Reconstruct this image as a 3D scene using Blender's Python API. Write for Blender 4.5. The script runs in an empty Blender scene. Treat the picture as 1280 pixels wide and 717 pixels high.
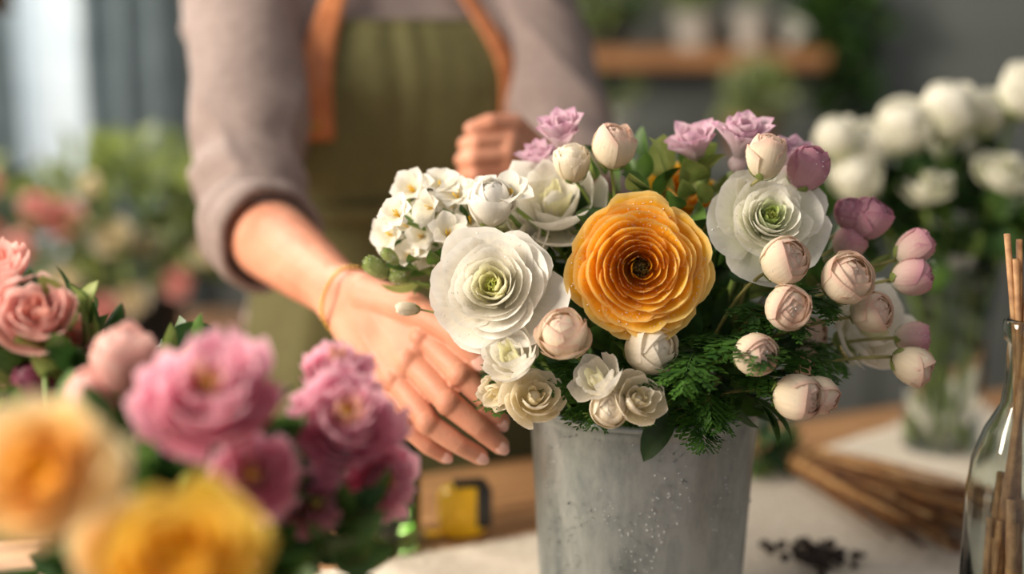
import bpy, bmesh, math, random
from mathutils import Vector, Matrix, noise
from mathutils.bvhtree import BVHTree
random.seed(7)
R_=random.random
def U(a,b): return a+(b-a)*random.random()
def lin(h):
    h=h.lstrip('#'); o=[]
    for i in (0,2,4):
        c=int(h[i:i+2],16)/255.0
        o.append(c/12.92 if c<=0.04045 else ((c+0.055)/1.055)**2.4)
    return (o[0],o[1],o[2],1.0)
scn=bpy.context.scene
COL=scn.collection
try:
    scn.view_settings.view_transform='Standard'
    scn.view_settings.look='None'
except Exception: pass

# ------------------------------------------------------------- materials
def _new(name):
    m=bpy.data.materials.new(name); m.use_nodes=True
    nt=m.node_tree; nt.nodes.clear()
    return m,nt
def basic(name,c1,c2=None,scale=20,rough=.5,metal=0,bump=0,stretch=(1,1,1),detail=5,contrast=(.35,.65),
          transl=0,sss=0,spec=.5,sheen=0,bscale=None):
    m,nt=_new(name); N=nt.nodes; L=nt.links
    out=N.new('ShaderNodeOutputMaterial'); p=N.new('ShaderNodeBsdfPrincipled')
    tc=N.new('ShaderNodeTexCoord'); mp=N.new('ShaderNodeMapping'); mp.inputs['Scale'].default_value=stretch
    L.new(tc.outputs['Object'],mp.inputs['Vector'])
    nz=N.new('ShaderNodeTexNoise'); nz.inputs['Scale'].default_value=scale; nz.inputs['Detail'].default_value=detail
    L.new(mp.outputs['Vector'],nz.inputs['Vector'])
    r=N.new('ShaderNodeValToRGB'); r.color_ramp.elements[0].position=contrast[0]; r.color_ramp.elements[1].position=contrast[1]
    r.color_ramp.elements[0].color=lin(c1); r.color_ramp.elements[1].color=lin(c2 or c1)
    L.new(nz.outputs['Fac'],r.inputs['Fac']); L.new(r.outputs['Color'],p.inputs['Base Color'])
    p.inputs['Roughness'].default_value=rough; p.inputs['Metallic'].default_value=metal
    p.inputs['Specular IOR Level'].default_value=spec
    if sss:
        p.inputs['Subsurface Weight'].default_value=sss
        p.inputs['Subsurface Radius'].default_value=(.012,.004,.002); p.inputs['Subsurface Scale'].default_value=1.0
    if sheen: p.inputs['Sheen Weight'].default_value=sheen
    if bump:
        b=N.new('ShaderNodeBump'); b.inputs['Strength'].default_value=bump; b.inputs['Distance'].default_value=.01
        if bscale:
            n2=N.new('ShaderNodeTexNoise'); n2.inputs['Scale'].default_value=bscale; n2.inputs['Detail'].default_value=6
            L.new(mp.outputs['Vector'],n2.inputs['Vector']); L.new(n2.outputs['Fac'],b.inputs['Height'])
        else: L.new(nz.outputs['Fac'],b.inputs['Height'])
        L.new(b.outputs['Normal'],p.inputs['Normal'])
    if transl:
        t=N.new('ShaderNodeBsdfTranslucent'); L.new(r.outputs['Color'],t.inputs['Color'])
        mx=N.new('ShaderNodeMixShader'); mx.inputs['Fac'].default_value=transl
        L.new(p.outputs[0],mx.inputs[1]); L.new(t.outputs[0],mx.inputs[2]); L.new(mx.outputs[0],out.inputs['Surface'])
    else: L.new(p.outputs[0],out.inputs['Surface'])
    return m
def petal(name,base,tip,center,transl=.42,edge=None,rough=.68,cpos=.35):
    """petal attribute: R = position along petal, G = ring fraction, B = across"""
    m,nt=_new(name); N=nt.nodes; L=nt.links
    out=N.new('ShaderNodeOutputMaterial'); p=N.new('ShaderNodeBsdfPrincipled')
    at=N.new('ShaderNodeAttribute'); at.attribute_name='pc'
    sp=N.new('ShaderNodeSeparateColor'); L.new(at.outputs['Color'],sp.inputs[0])
    r=N.new('ShaderNodeValToRGB'); e=r.color_ramp.elements
    e[0].position=.2; e[0].color=lin(base); e[1].position=.85; e[1].color=lin(tip)
    if edge:  # paler edge colours paint in light caught by rims; pinker edges are own colour
        x=e.new(1.0); x.color=lin(edge)
    L.new(sp.outputs[0],r.inputs['Fac'])
    r2=N.new('ShaderNodeValToRGB'); f=r2.color_ramp.elements
    f[0].position=0.02; f[0].color=(1,1,1,1); f[1].position=cpos; f[1].color=(0,0,0,1)
    L.new(sp.outputs[1],r2.inputs['Fac'])
    mix=N.new('ShaderNodeMix'); mix.data_type='RGBA'; mix.inputs[7].default_value=lin(center)
    L.new(r2.outputs['Color'],mix.inputs[0]); L.new(r.outputs['Color'],mix.inputs[6])
    cb=N.new('ShaderNodeCombineXYZ')
    mu=N.new('ShaderNodeMath'); mu.operation='MULTIPLY'; mu.inputs[1].default_value=18; L.new(sp.outputs[2],mu.inputs[0])
    mu2=N.new('ShaderNodeMath'); mu2.operation='MULTIPLY'; mu2.inputs[1].default_value=2.2; L.new(sp.outputs[0],mu2.inputs[0])
    mu3=N.new('ShaderNodeMath'); mu3.operation='MULTIPLY'; mu3.inputs[1].default_value=31; L.new(sp.outputs[1],mu3.inputs[0])
    L.new(mu.outputs[0],cb.inputs[0]); L.new(mu2.outputs[0],cb.inputs[1]); L.new(mu3.outputs[0],cb.inputs[2])
    nz=N.new('ShaderNodeTexNoise'); nz.inputs['Scale'].default_value=1; nz.inputs['Detail'].default_value=3
    L.new(cb.outputs[0],nz.inputs['Vector'])
    mr=N.new('ShaderNodeMapRange'); mr.inputs[1].default_value=.3; mr.inputs[2].default_value=.7; mr.inputs[3].default_value=.93; mr.inputs[4].default_value=1.02
    L.new(nz.outputs['Fac'],mr.inputs[0])
    vm=N.new('ShaderNodeVectorMath'); vm.operation='SCALE'; L.new(mix.outputs[2],vm.inputs[0]); L.new(mr.outputs[0],vm.inputs['Scale'])
    bp=N.new('ShaderNodeBump'); bp.inputs['Strength'].default_value=.25; bp.inputs['Distance'].default_value=.002
    L.new(nz.outputs['Fac'],bp.inputs['Height'])
    L.new(vm.outputs[0],p.inputs['Base Color']); L.new(bp.outputs[0],p.inputs['Normal'])
    p.inputs['Roughness'].default_value=rough; p.inputs['Specular IOR Level'].default_value=.2
    t=N.new('ShaderNodeBsdfTranslucent'); L.new(vm.outputs[0],t.inputs['Color'])
    mx=N.new('ShaderNodeMixShader'); mx.inputs['Fac'].default_value=transl
    L.new(p.outputs[0],mx.inputs[1]); L.new(t.outputs[0],mx.inputs[2]); L.new(mx.outputs[0],out.inputs['Surface'])
    return m
def glass(name,c,rough=.02,ior=1.45):
    m,nt=_new(name); N=nt.nodes; L=nt.links
    out=N.new('ShaderNodeOutputMaterial'); p=N.new('ShaderNodeBsdfPrincipled')
    p.inputs['Base Color'].default_value=lin(c); p.inputs['Transmission Weight'].default_value=1
    p.inputs['Roughness'].default_value=rough; p.inputs['IOR'].default_value=ior
    L.new(p.outputs[0],out.inputs['Surface']); return m

m_orange=petal('petal_orange','#ffba18','#ffc83a','#f2b000',.42,'#ffe296',cpos=.2)
m_white=petal('petal_white','#f5f1e0','#fbf7ef','#f1eeb4',.42,'#fffdf8',cpos=.34)
m_whiteg=petal('petal_white_green','#eaedd2','#faf7ec','#b9cf66',.42,'#fffdf8',cpos=.32)
m_cream=petal('petal_cream','#f5eac4','#faf0da','#f4e8bc',.42,'#fdf5e8')
m_blush=petal('petal_blush','#f6ebce','#f8ead4','#f6e4cc',.38,'#eccabb')
m_pinkbud=petal('petal_pink_bud','#f6ead8','#e9bcbc','#e4acb2',.35,'#db9fb0')
m_mauve=petal('petal_mauve','#deaeba','#dca8b4','#cc98a8',.35,'#c98ca2')
m_lilac=petal('petal_lilac','#f3e2e4','#eed2de','#e8ccd6',.42,'#deaccb')
m_pink=petal('petal_pink','#ea90ae','#f5b6ca','#ecc08c',.42,'#fbd8e2',cpos=.12)
m_salmon=petal('petal_salmon','#eca8a2','#f5c4bc','#e8a898',.4,'#fadad2')
m_yellow=petal('petal_yellow','#ffc828','#ffd640','#fcc020',.42,'#ffe684')
m_yelcream=petal('petal_yellow_cream','#ffd04c','#fde8b0','#ffc430',.42,'#fdf2d4',cpos=.9)
m_leaf=basic('leaf_green','#2f4f1d','#5c7e36',30,.5,transl=.3)
m_leafd=basic('leaf_dark','#1a3817','#355724',30,.55,transl=.25)
m_leafo=basic('leaf_olive','#74863f','#a3b068',22,.55,transl=.35)
m_fern=basic('fern_green','#264e1a','#527f2e',60,.55,transl=.3)
m_stem=basic('stem_green','#64803a','#8fa552',50,.45)
m_twigstem=basic('stem_brown_green','#77753e','#9a9458',50,.5)
m_eye=basic('flower_eye','#2c2408','#6b5a12',600,.6)
m_stamen=basic('stamen_yellow','#d8a418','#f0cc40',400,.6)
m_drop=basic('dew_drop','#f4f4f0','#ffffff',50,.05,spec=1,transl=.3)
m_sepal=basic('sepal_green','#7f9348','#b0bc74',60,.5,transl=.3)
m_eyeg=basic('flower_eye_green','#b0bc4a','#dcdc80',500,.6,transl=.2)

# ------------------------------------------------------------- mesh builder
class MB:
    def __init__(s): s.v=[];s.f=[];s.m=[];s.c=[]
    def grid(s,rows,mi,cols=None,wrap=False):
        b=len(s.v); nr=len(rows); nc=len(rows[0])
        for i,r in enumerate(rows):
            for j,p in enumerate(r):
                s.v.append(tuple(p)); s.c.append(cols[i][j] if cols else (1,1,1,1))
        for i in range(nr-1):
            for j in range(nc if wrap else nc-1):
                k=(j+1)%nc
                s.f.append((b+i*nc+j,b+i*nc+k,b+(i+1)*nc+k,b+(i+1)*nc+j)); s.m.append(mi)
    def raw(s,vs,fs,mi,col=(1,1,1,1)):
        b=len(s.v)
        for p in vs: s.v.append(tuple(p)); s.c.append(col)
        for f in fs: s.f.append(tuple(b+i for i in f)); s.m.append(mi)
    def tube(s,pts,rad,mi,sides=8,cap=True):
        pts=[Vector(p) for p in pts]
        if not isinstance(rad,(list,tuple)): rad=[rad]*len(pts)
        t0=(pts[1]-pts[0]).normalized(); up=Vector((0,0,1)) if abs(t0.z)<.9 else Vector((1,0,0))
        n=t0.cross(up).normalized(); rows=[]
        for i,p in enumerate(pts):
            t=(pts[min(i+1,len(pts)-1)]-pts[max(i-1,0)]).normalized()
            n=(n-t*n.dot(t)).normalized(); b=t.cross(n)
            rows.append([p+(n*math.cos(a)+b*math.sin(a))*rad[i] for a in [2*math.pi*k/sides for k in range(sides)]])
        if cap:
            rows=[[pts[0]]*sides]+rows+[[pts[-1]]*sides]
        s.grid(rows,mi,wrap=True)
    def lathe(s,prof,M,mi,seg=48,fn=None):
        rows=[]
        for r,z in prof:
            row=[]
            for k in range(seg):
                a=2*math.pi*k/seg; rr=r*(fn(a,z) if fn else 1)
                row.append(M@Vector((rr*math.cos(a),rr*math.sin(a),z)))
            rows.append(row)
        s.grid(rows,mi,wrap=True)
    def ball(s,M,r,mi,seg=10,rings=7,sz=1,col=None):
        b=len(s.v)
        pr=[(r*math.sin(math.pi*i/rings),-r*sz*math.cos(math.pi*i/rings)) for i in range(rings+1)]
        s.lathe(pr,M,mi,seg)
        if col:
            for i in range(b,len(s.v)): s.c[i]=col
    def drop(s,p,r,mi):
        p=Vector(p); d=[Vector(x)*r for x in ((1,0,0),(-1,0,0),(0,1,0),(0,-1,0),(0,0,1),(0,0,-1))]
        vs=[p+x for x in d]; fs=[(0,2,4),(2,1,4),(1,3,4),(3,0,4),(2,0,5),(1,2,5),(3,1,5),(0,3,5)]
        V=list(vs); F=[]; cache={}
        def mid(a,b):
            k=(min(a,b),max(a,b))
            if k not in cache:
                q=((V[a]+V[b])/2-p).normalized()*r+p; cache[k]=len(V); V.append(q)
            return cache[k]
        for a,b,c in fs:
            x,y,z=mid(a,b),mid(b,c),mid(c,a); F+=[(a,x,z),(x,b,y),(z,y,c),(x,y,z)]
        s.raw(V,F,mi)
    def box(s,c,h,mi,rot=0,M=None):
        X=M or (Matrix.Translation(c)@Matrix.Rotation(rot,4,'Z'))
        vs=[X@Vector((x*h[0],y*h[1],z*h[2])) for x in (-1,1) for y in (-1,1) for z in (-1,1)]
        s.raw(vs,[(0,1,3,2),(4,6,7,5),(0,4,5,1),(2,3,7,6),(0,2,6,4),(1,5,7,3)],mi)
    def done(s,name,mats,parent=None,smooth=True,loc=None,bevel=0,solid=0):
        me=bpy.data.meshes.new(name); me.from_pydata(s.v,[],s.f)
        for m in mats: me.materials.append(m)
        me.polygons.foreach_set('material_index',s.m)
        me.polygons.foreach_set('use_smooth',[smooth]*len(s.f))
        a=me.color_attributes.new('pc','FLOAT_COLOR','POINT')
        a.data.foreach_set('color',[x for c in s.c for x in c])
        me.update()
        ob=bpy.data.objects.new(name,me); COL.objects.link(ob)
        if loc is not None:
            me.transform(Matrix.Translation(-Vector(loc))); ob.location=loc
        if parent: ob.parent=parent
        if bevel:
            b=ob.modifiers.new('bevel','BEVEL'); b.width=bevel; b.segments=2; b.limit_method='ANGLE'
        if solid:
            b=ob.modifiers.new('solid','SOLIDIFY'); b.thickness=solid
        return ob
def empty(name,loc=(0,0,0)):
    e=bpy.data.objects.new(name,None); COL.objects.link(e); e.location=loc; return e
def frame(d,loc,spin=0):
    q=Vector(d).normalized().to_track_quat('Z','Y')
    return Matrix.Translation(Vector(loc))@q.to_matrix().to_4x4()@Matrix.Rotation(spin,4,'Z')
def bez(p,t):
    a,b,c=p; return (a[0]*(1-t)**2+2*b[0]*t*(1-t)+c[0]*t*t, a[1]*(1-t)**2+2*b[1]*t*(1-t)+c[1]*t*t)
def bez3(a,b,c,n=10):
    a,b,c=Vector(a),Vector(b),Vector(c)
    return [a*(1-t)**2+b*2*t*(1-t)+c*t*t for t in [i/(n-1) for i in range(n)]]

# ------------------------------------------------------------- flower parts
def wrap_petal(mb,M,prof,phi,half,mi,rf,R,rnd=.2,ov=.02,ruf=0,nu=12,ns=9,drops=0,dm=0,tilt=0):
    rows=[];cols=[];ph=U(0,6.28);fq=U(3,6);sk=U(-.18,.18);notch=U(0,.07);ph2=U(0,6.28)
    for i in range(ns+1):
        s=i/ns; row=[];cr=[]
        for j in range(nu+1):
            u=-1+2*j/nu
            se=s*(1-rnd*abs(u+sk*.5)**2.4-notch*math.exp(-((u-sk)/.22)**2)-.012*math.sin(u*11+ph2))
            r,z=bez(prof,se)
            r+=ov*R*u*s
            w=(math.sin(u*fq+ph)+.35*math.sin(u*fq*2.6+ph2))*ruf*R*s**3
            z+=w+tilt*R*u*s*s; r+=w*.5
            a=phi+u*half*(0.7+.3*math.sin(s*math.pi*.62))
            row.append(M@Vector((r*math.cos(a),r*math.sin(a),z)))
            cr.append((s,rf,(u+1)/2,1))
        rows.append(row); cols.append(cr)
    mb.grid(rows,mi,cols)
    for _ in range(drops):
        i=int(ns*(1-abs(random.gauss(0,.2)))); i=max(2,min(ns,i)); j=random.randrange(nu)
        i2=max(0,i-1); t=R_(); p=rows[i][j].lerp(rows[i][j+1],R_()).lerp(rows[i2][j],t*.6)
        mb.drop(p,U(.00025,.0007),dm)
def leaf(mb,M,L,W,mi,a0=.3,a1=-.4,r0=0,cup=.25,phi=0,rf=1,nu=4,ns=7,tipw=.8,wave=0):
    """leaf / narrow petal growing along +X rotated by phi, elevation from a0 to a1"""
    rows=[];cols=[];x=r0;z=0;c,s_=math.cos(phi),math.sin(phi);ph=U(0,6)
    for i in range(ns+1):
        s=i/ns; el=a0+(a1-a0)*s
        if i: x+=math.cos(el)*L/ns; z+=math.sin(el)*L/ns
        w=W*math.sin(math.pi*min(1,(s*.97+.03)**tipw))**.75
        row=[];cr=[]
        for j in range(nu+1):
            u=-1+2*j/nu; q=cup*w*u*u+wave*W*math.sin(s*9+u*2+ph)
            px=x-math.sin(el)*q; pz=z+math.cos(el)*q; py=u*w
            row.append(M@Vector((px*c-py*s_,px*s_+py*c,pz))); cr.append((s,rf,(u+1)/2,1))
        rows.append(row);cols.append(cr)
    mb.grid(rows,mi,cols)
def ranunculus(mb,M,R,N=10,mi=0,eye=1,dm=2,drops=6,jit=.05,ruf=.012,dome=.34,n0=4,n1=7,eyer=.10,dip=.10,ovw=1.45,rnd=.24,gam=.95,tilt=.05,outer=0):
    for k in range(N):
        f=(k+.5)/N; n=int(n0+(n1-n0)*f+.5); ph=U(0,6.28)
        for j in range(n):
            rr=R*(.09+.93*f**gam)*(1+U(-jit,jit))
            zr=R*(dome*math.cos(f*math.pi/2)**.8-.06-dip*math.exp(-(f/.2)**2))+R*U(-jit,jit)*.5
            if outer and f>.62: rr*=1+outer*U(.2,1)*(f-.62)/.38; zr-=outer*R*.25*(f-.62)/.38
            prof=[(.05*R,-.40*R),(rr*(1.16-.50*f),max(-.42*R,zr-R*(.42-.30*f))),(rr,zr)]
            wrap_petal(mb,M,prof,ph+j*2*math.pi/n+U(-.15,.15),math.pi/n*ovw,mi,f,R,rnd=rnd*(.6+.6*f),ov=.028,ruf=ruf*(.4+f),drops=int(drops*(.35+f)),dm=dm,tilt=U(-tilt,tilt)*f)
    mb.ball(M@Matrix.Translation((0,0,R*(dome-.36-dip))),R*eyer*1.2,eye,12,8)
    for i in range(60):
        a=U(0,6.28); q=R*eyer*U(.3,1.2); zb=R*(dome-.30-dip)
        p0=M@Vector((q*.8*math.cos(a),q*.8*math.sin(a),zb)); p1=M@Vector((q*math.cos(a),q*math.sin(a),zb+R*.12*(1.3-q/(R*eyer)*.3)))
        mb.tube([p0,p1],[R*.008,R*.012],eye,5)
def bud(mb,M,R,mi=0,sep=1,el=1.1,layers=4,openn=0,n=4,drops=0,dm=2,tops=(3,38)):
    mb.ball(M,R*.80,mi,14,9,el,(.8,.9,.5,1))
    for l in range(layers):
        f=l/(layers-1); rho=R*(.84+.16*f)
        top=math.radians(tops[0]+(tops[1]-tops[0])*f+openn*f*30)
        ph=U(0,6.28)
        for j in range(n):
            rows=[];cols=[];tp=top*U(.7,1.3);ph1=U(0,6);sk=U(-.25,.25)
            for i in range(9):
                s=i/8; row=[];cr=[]
                for q in range(9):
                    u=-1+q/4
                    th=math.radians(172)+(tp-math.radians(172))*s*(1-.16*abs(u+sk)**2.3)
                    rr=rho*(1+.03*u*s+openn*.16*s**3*f+.04*math.sin(u*4+ph1)*s**3)
                    a=ph+j*2*math.pi/n+u*math.pi/n*1.5
                    row.append(M@Vector((rr*math.sin(th)*math.cos(a),rr*math.sin(th)*math.sin(a),rr*el*math.cos(th)+rho*.02*l)))
                    cr.append((s,.4+.6*f,(u+1)/2,1))
                rows.append(row);cols.append(cr)
            mb.grid(rows,mi,cols)
            for _ in range(drops):
                i=random.randrange(2,8);q=random.randrange(8); mb.drop(rows[i][q].lerp(rows[i+1][q+1],R_()),U(.0003,.0006),dm)
    ph=U(0,6)
    for j in range(4):
        rows=[]
        for i in range(6):
            s=i/5; th=math.radians(176-58*s*U(.92,1.05)); w=.42*math.sin(math.pi*min(1,s*.9+.12))**.7
            rows.append([M@Vector((R*1.03*math.sin(th)*math.cos(ph+j*1.57+u*w),R*1.03*math.sin(th)*math.sin(ph+j*1.57+u*w),R*1.03*el*math.cos(th))) for u in (-1,-.5,0,.5,1)])
        mb.grid(rows,sep)
def peony(mb,M,R,mi=0,eye=1):
    for k in range(9):
        f=(k+.5)/9; n=5+int(4*f); ph=U(0,6)
        for j in range(n):
            rr=R*(.12+.9*f)*(1+U(-.2,.15)); zr=R*(.62*math.cos(f*1.45)+U(-.14,.14))
            prof=[(.05*R,-.45*R),(rr*(1.2-.3*f),zr-R*(.5-.2*f)),(rr,zr)]
            wrap_petal(mb,M,prof,ph+j*6.283/n+U(-.2,.2),math.pi/n*U(1.0,1.4),mi,f,R,rnd=.14,ov=.05,ruf=.085,nu=12,tilt=U(-.1,.1))
    for i in range(20):
        a=U(0,6.28);q=R*.1*R_(); mb.drop(M@Vector((q*math.cos(a),q*math.sin(a),R*.42)),R*.03,eye)
def mum(mb,M,R,mi=0,eye=1,rings=4,n=8,w=.29):
    for k in range(rings):
        f=k/(rings-1); ph=U(0,6); nn=n-(rings-1-k)
        for j in range(nn):
            leaf(mb,M@Matrix.Translation((0,0,R*.04*(rings-k))),R*(.85+.25*f)*U(.85,1.1),R*w*U(.8,1.15),mi,a0=1.5-.30*f+U(-.1,.1),a1=1.45-.70*f+U(-.25,.25),r0=R*.06,cup=.6,phi=ph+j*6.283/nn+U(-.15,.15),rf=f,tipw=1.5,ns=8,nu=6)
    mb.ball(M@Matrix.Translation((0,0,-R*.02)),R*.2,mi,10,6,1,(.3,.9,.5,1))
def floret(mb,M,R,mi=0,eye=1,n=6):
    ph=U(0,6)
    for j in range(n):
        leaf(mb,M,R*U(.9,1.15),R*.42,mi,a0=1.2+U(-.15,.15),a1=.15+U(-.3,.3),r0=R*.05,cup=.35,phi=ph+j*6.283/n,rf=1,tipw=1.25,nu=5,wave=.06)
    for j in range(4):
        a=U(0,6); mb.tube([M@Vector((0,0,0)),M@Vector((R*.12*math.cos(a),R*.12*math.sin(a),R*.5))],R*.03,eye,5)
    mb.tube([M@Vector((0,0,-R*.7)),M@Vector((0,0,R*.08))],[R*.06,R*.16],mi,8)
def loose(mb,M,R,mi=0,eye=1,drops=0,dm=2,N=5,flat=0,wild=1):
    """small half-open rose-like bloom with broad cupped petals"""
    mb.ball(M@Matrix.Translation((0,0,-R*.12)),R*.22,mi,10,7,1.3,(.7,.5,.5,1))
    for k in range(N):
        f=(k+.5)/N; n=3+int(2.4*f); ph=U(0,6)
        for j in range(n):
            rr=R*(.10+.90*f**1.1)*(1+U(-.14,.18)*wild); zr=R*((.42-flat*.2)*math.cos(f*1.3)+U(-.12,.14)*wild)
            prof=[(.06*R,-.6*R),(rr*(1.25-.35*f)+.05*R,zr-R*(.6-.25*f)),(rr,zr)]
            wrap_petal(mb,M,prof,ph+j*6.283/n+U(-.3,.3),math.pi/n*U(1.15,1.45),mi,f,R,rnd=.32,ov=.07,ruf=.075,drops=drops,dm=dm,tilt=U(-.18,.18)*wild)
def stem(mb,a,b,c,r,mi): mb.tube(bez3(a,b,c,12),[r*(.9+.3*i/11) for i in range(12)],mi,7)
def fern(mb,M,L,mi,n=12,droop=-.9,a0=.5):
    x=0;z=0;pts=[];els=[]
    for i in range(n+1):
        s=i/n; el=a0+(droop-a0)*s
        if i: x+=math.cos(el)*L/n; z+=math.sin(el)*L/n
        pts.append(Vector((x,0,z)))
        els.append(el)
    mb.tube([M@p for p in pts],[L*.010*(1.2-i/n) for i in range(n+1)],mi,5)
    for i in range(1,n+1):
        s=i/n; ll=L*.40*math.sin(math.pi*min(1,s*.82+.16))**.8*U(.8,1.1)+L*.02
        for sd in (-1,1):
            ang=sd*(1.0-.35*s)+U(-.15,.15); el=els[i]+U(-.4,.3)
            d=Vector((math.cos(ang)*math.cos(el),math.sin(ang),math.cos(ang)*math.sin(el)-.12)).normalized()
            up=Vector((0,0,1)); side=d.cross(up).normalized(); nn=5
            for q in range(nn):
                t=(q+.7)/nn; p=pts[i]+d*ll*t+Vector((0,0,-.15*ll*t*t)); bl=ll*.38*(1-t*.55)+L*.012
                for s2 in (-1,1):
                    dd=(d*1.0+side*s2*.75+Vector((0,0,U(-.25,.3)))).normalized(); w=side.cross(dd).cross(dd).normalized()*bl*.36
                    e=p+dd*bl; mth=p+dd*bl*.6
                    mb.raw([M@p,M@(mth+w*.8),M@(e+w*.25),M@(e+dd*bl*.12),M@(e-w*.35),M@(mth-w*.8)],[(0,1,2,3,4,5)],mi)
            e=pts[i]+d*ll
            mb.tube([M@pts[i],M@(e+Vector((0,0,-.15*ll)))],[L*.006,L*.004],mi,4,False)
def foliage(mb,c,rad,n,L,mis,W=.3,up=.3,down=0):
    c=Vector(c)
    for _ in range(n):
        d=Vector((random.gauss(0,1),random.gauss(0,1),random.gauss(0,1))).normalized()
        p=c+Vector((d.x*rad[0],d.y*rad[1],d.z*rad[2]))*R_()**.4
        dd=(d+Vector((0,0,up))+Vector((U(-.6,.6),U(-.6,.6),U(-.6,.6)))).normalized()
        l=L*U(.6,1.3)
        z=dd.cross(Vector((U(-1,1),U(-1,1),U(-1,1)))).normalized(); y=z.cross(dd)
        M=Matrix.Translation(p)@Matrix((dd,y,z)).transposed().to_4x4()
        leaf(mb,M,l,l*W*U(.8,1.2),random.choice(mis),a0=.3,a1=-.5,cup=.3,ns=6)

# ------------------------------------------------------------- room
TZ=.85
m_wall=basic('wall_paint','#6f7472','#7a7f7c',3,.9)
m_walld=basic('wall_paint_side','#5e6465','#686e6e',3,.9)
m_floor=basic('floor_boards','#5f4a38','#8a6e52',4,.5,stretch=(1,12,1))
def wall(name,c,h,m): 
    mb=MB(); mb.box(c,h,0); return mb.done(name,[m],smooth=False)
WY=3.9
mb=MB()
mb.box((-2.35,WY+.05,1.5),(.65,.05,1.5),0); mb.box((.97,WY+.05,1.5),(2.03,.05,1.5),0)
mb.box((-1.38,WY+.05,.35),(.32,.05,.35),0); mb.box((-1.38,WY+.05,2.75),(.32,.05,.25),0)
mb.done('wall_back',[m_wall],smooth=False)
wall('wall_right',(3.05,1.2,1.5),(.05,2.8,1.5),m_walld)
wall('floor',(0,1.2,-.05),(3.1,2.8,.05),m_floor)
mb=MB()
for c,h in (((-3.05,1.2,.45),(.05,2.8,.45)),((-3.05,1.2,2.85),(.05,2.8,.15)),((-3.05,2.9,1.8),(.05,1.1,.9)),((-3.05,-1.1,1.8),(.05,.5,.9))): mb.box(c,h,0)
mb.done('wall_left',[m_walld],smooth=False)
m_frame=basic('window_frame_paint','#c9cdcc','#d6d8d6',8,.5)
mb=MB()
for x in (-1.70+.02,-1.38,-1.06-.02): mb.box((x,WY,1.6),(.02,.03,.9),0)
for z in (.72,1.6,2.48): mb.box((-1.38,WY,z),(.32,.03,.02),0)
mb.done('window_1',[m_frame],smooth=False,bevel=.004)
mb=MB()
for y in (-.6,.2,1.0,1.8): mb.box((-3.0,y,1.8),(.03,.025,.9),0)
for z in (.9,1.8,2.7): mb.box((-3.0,.6,z),(.03,1.2,.025),0)
mb.done('window_2',[m_frame],smooth=False,bevel=.004)
mb=MB(); mb.box((.97,WY-.01,.06),(2.0,.01,.06),0); mb.box((-2.35,WY-.01,.06),(.62,.01,.06),0)
mb.done('baseboard_back',[m_frame],smooth=False)
m_curt=basic('curtain_linen','#6d7c83','#84939a',12,.9,transl=.15)
m_sheer=basic('curtain_sheer','#dfe8ea','#eef3f4',12,.9,transl=.6)
def curtain(name,x0,x1,y,z0,z1,m,amp=.03,fr=70):
    mb=MB(); rows=[]
    for i in range(14):
        z=z1+(z0-z1)*i/13
        rows.append([Vector((x0+(x1-x0)*k/90,y+amp*math.sin((x0+(x1-x0)*k/90)*fr+.3*math.sin(z*2)),z)) for k in range(91)])
    mb.grid(rows,0); mb.tube([(x0-.05,y,z1+.02),(x1+.05,y,z1+.02)],.012,0,10)
    return mb.done(name,[m])
curtain('window_curtain',-2.3,-1.285,WY-.14,.08,2.7,m_curt)
curtain('window_curtain',-1.125,-.86,WY-.14,.08,2.7,m_curt)
curtain('sheer_curtain',-1.36,-1.08,WY-.08,.1,2.66,m_sheer,.012,90)

# ------------------------------------------------------------- table
ang=math.radians(24); E=Vector((math.cos(ang),math.sin(ang),0)); NN=Vector((-math.sin(ang),math.cos(ang),0))
m_wood=basic('table_wood','#8a5f3c','#c29466',6,.5,stretch=(1,14,6),bump=.15)
m_wood2=basic('table_wood_dark','#5a3d26','#7d5a3a',6,.55,stretch=(8,1,8))
tb=empty('work_table',(E*.3+NN*1.11)); tb.rotation_euler[2]=ang
mb=MB(); np_=6; dep=.97/np_
for i in range(np_): mb.box((0,-.485+dep*(i+.5),TZ-.02),(1.35,dep/2-.0012,.02),0)
o=mb.done('tabletop_planks',[m_wood],smooth=False,bevel=.002,parent=tb)
mb=MB()
for x in (-1.25,1.25):
    for y in (-.4,.4): mb.box((x,y,.405),(.035,.035,.405),0)
for y in (-.4,.4): mb.box((0,y,.76),(1.22,.012,.045),0)
for x in (-1.25,1.25): mb.box((x,0,.76),(.012,.37,.045),0)
mb.done('frame_and_legs',[m_wood2],smooth=False,bevel=.003,parent=tb)
m_linen=basic('linen_cloth','#cfc2b0','#e6dbcb',160,.9,bump=.25,stretch=(1,1,1))
mb=MB(); rows=[]
for i in range(41):
    row=[]
    for j in range(101):
        e=-.32+1.75*j/100; far=1.345+max(0,e-.75)*.32; far=min(far,1.53); n=.84+(far-.84)*i/40
        p=E*e+NN*(n+.006*noise.noise(Vector((e*5,0,3))))
        row.append(Vector((p.x,p.y,TZ+.0025+max(0,.006*noise.noise(Vector((e*7,n*9,0))))+(.002 if i in(39,40) else 0))))
    rows.append(row)
mb.grid(rows,0)
for p in rows[-1]:
    for k in range(2):
        q=p+E*U(0,.017); mb.tube([(q.x,q.y,TZ+.004),(q.x+NN.x*.012+U(-.003,.003),q.y+NN.y*.012,TZ+.002)],.0008,0,4,False)
mb.done('linen_table_runner',[m_linen],solid=.0015)

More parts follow.
